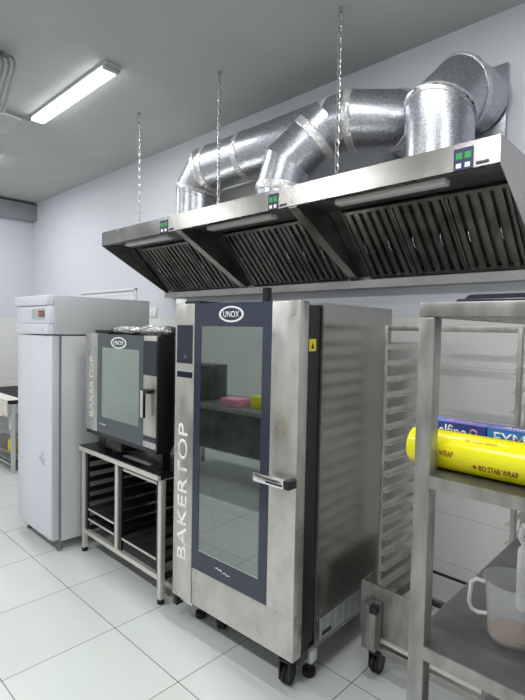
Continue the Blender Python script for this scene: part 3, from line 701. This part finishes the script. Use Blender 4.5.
# ---------------------------------------------------------------- left end of the room
tk = MB().box(XL+.001, XL+.14, -1.8, YB-.004, ZC-.27, ZC-.035, .004).build('cable_trunking', GREYMET, smooth=True)
tag(tk, 'grey metal trunking box below the ceiling along the far left wall', 'duct')
wt = thing('worktable', 'dark-topped steel worktable far at the left edge behind the refrigerator', 'table', (-6.55, 2.0, 0))
WX0, WX1, WY0, WY1 = -.75, .665, 0, .72
def Wt(name, mmat, *a, bev=0): return MB().box(*a, bev).build(name, mmat, wt, bool(bev))
Wt('table_top', RUBBER, WX0, WX1, WY0, WY1, .81, .85); Wt('shelf_board', STEELD, WX0+.02, WX1-.02, WY0+.03, WY1-.03, .44, .46); Wt('shelf_board', STEELD, WX0+.07, WX1-.07, WY0+.06, WY1-.07, .20, .215)
for x in (WX0+.02, WX1-.035):
    for y in (WY0+.02, WY1-.06): Wt('leg', WHITESIDE if x > 0 and y < .3 else STEELD, x, x+.028, y, y+.04, .0, .81)
Wt('rail', STEELD, WX0+.06, WX1-.06, WY0+.025, WY0+.055, .08, .11)
tag(MB().box(-6.06, -5.94, 2.30, 2.42, .851, .89, .006).build('red_box', REDOBJ, smooth=True), 'small red box on the far worktable beside the refrigerator', 'box')
m = MB(); n = 16
A = []
for i in range(n+1):
    x = -6.75+.85*i/n; A.append(x)
for i in range(n):
    z0 = .66+.10*abs(math.sin(i*1.3)) ; m.box(A[i], A[i+1], 1.975+.006*math.sin(i*2), 1.985+.006*math.sin(i*2), .76-.06*(i/n)-.0+.02*math.sin(i)-.05, .855)
m.box(-6.75, -5.90, 1.985, 2.14, .851, .856)
tag(m.build('cloth', CLOTH), 'cream cloth hanging over the edge of the far worktable', 'cloth')
def bottle(lab, x, y, z, r, h, mm, cm):
    t = thing('bottle', lab, 'bottle', (x, y, z)); MB().lathe([(r*.95, 0), (r, .01), (r, h*.65), (r*.4, h*.82), (r*.35, h*.86)], 20).build('body', mm, t, True)
    MB().lathe([(r*.42, h*.86), (r*.42, h), (r*.3, h+.002)], 16).build('cap', cm, t, True)
bottle('yellow bottle on the lower shelf of the far worktable', -6.16, 2.12, .216, .05, .18, YELB, REDOBJ)
bottle('white bottle on the lower shelf of the far worktable', -6.17, 2.12, .461, .035, .26, PLASTICW, PLASTICW)
tag(MB().box(-6.12, -5.98, 2.12, 2.3, .0, .10, .01).build('crate', mat('green plastic', (.05, .12, .08), .5), smooth=True), 'small dark green crate on the floor under the far worktable', 'crate')

# preparation table outside the picture, mirrored in the oven doors
pt = thing('preparation_table', 'dark preparation table seen only as a reflection in the tall oven door', 'table', (-3.7, -.55, 0))
m = MB(); m.box(-1.1, 1.5, -.4, .4, .86, .90, .004); m.build('table_top', STEELF, pt, True)
m = MB(); m.box(-1.05, 1.45, -.35, .35, .42, .855); m.build('cabinet', TRAYM, pt)
for x in (-1.0, 1.4):
    for y in (-.34, .30): MB().box(x, x+.04, y, y+.04, 0, .42).build('leg', STEELD, pt)
for k, (x, y, w_, d_, h_, mm, lab) in enumerate([(-4.35, -.5, .5, .4, .40, TRAYM, 'dark crate on the preparation table, mirrored in the tall oven door'), (-3.05, -.45, .8, .16, .12, YELLOW, 'yellow box on the preparation table, mirrored in the tall oven door'),
        (-3.65, -.35, .25, .2, .08, PINK, 'pink box on the preparation table, mirrored in the tall oven door')]):
    tag(MB().box(-w_/2, w_/2, -d_/2, d_/2, 0, h_, .01).build('storage_box', mm, None, True, (x, y, .9005)), lab, 'box')

# wall socket
sk = thing('wall_socket', 'white double wall switch plate between the refrigerator and the hood', 'switch', (-4.45, YB-.001, 1.88))
MB().box(-.067, .067, -.010, 0, -.05, .05, .003).build('plate', mat('white plate', (.75, .77, .77), .35), sk, True)
for x in (-.03, .03): MB().box(x-.022, x+.022, -.014, -.010, -.03, .03, .002).build('rocker', WHITEP, sk, True)

# ceiling bracket with coiled cable, tube conduit
br = thing('ceiling_bracket', 'ceiling bracket with looped grey cables at the upper left edge', 'bracket', (-3.63, 1.135, ZC))
BX, BY = 0, 0
def P3(x, y, z): return (x+4.05, y-1.22, z-ZC)
m = MB(); m.cyl((0, 0, 0), (0, 0, -.445), .012, n=10); m.box(-.05, .05, -.05, .05, -.01, 0); m.build('drop_rod', CONDUIT, br, True)
random.seed(5)
for k in range(5):
    m = MB(); pts = []; r1 = .13+.025*k; r2 = .13+.012*k
    for q in range(20):
        an = 2*math.pi*q/20; pts.append((r1*math.cos(an)*.8, .03*k-.06+.02*math.sin(an*2), -.19+r2*math.sin(an)))
    m.tube(pts, .010, 6, True); m.build('cable_loop', CABLE, br, True)
m = MB(); m.box(-.17, .17, -.12, .12, -.475, -.445, .02, 3); m.build('mounting_plate', mat('light grey plate', (.5, .52, .52), .4), br, True)
cd = MB(); cd.tube([(-4.50, 1.72, ZC-.03), (-4.46, 1.44, ZC-.03)], .012, 10); cd.cyl((-4.503, 1.74, ZC-.03), (-4.50, 1.70, ZC-.03), .018, n=10)
tag(cd.build('conduit', CONDUIT, smooth=True), 'short dark conduit joining the left end of the bright ceiling batten', 'pipe')
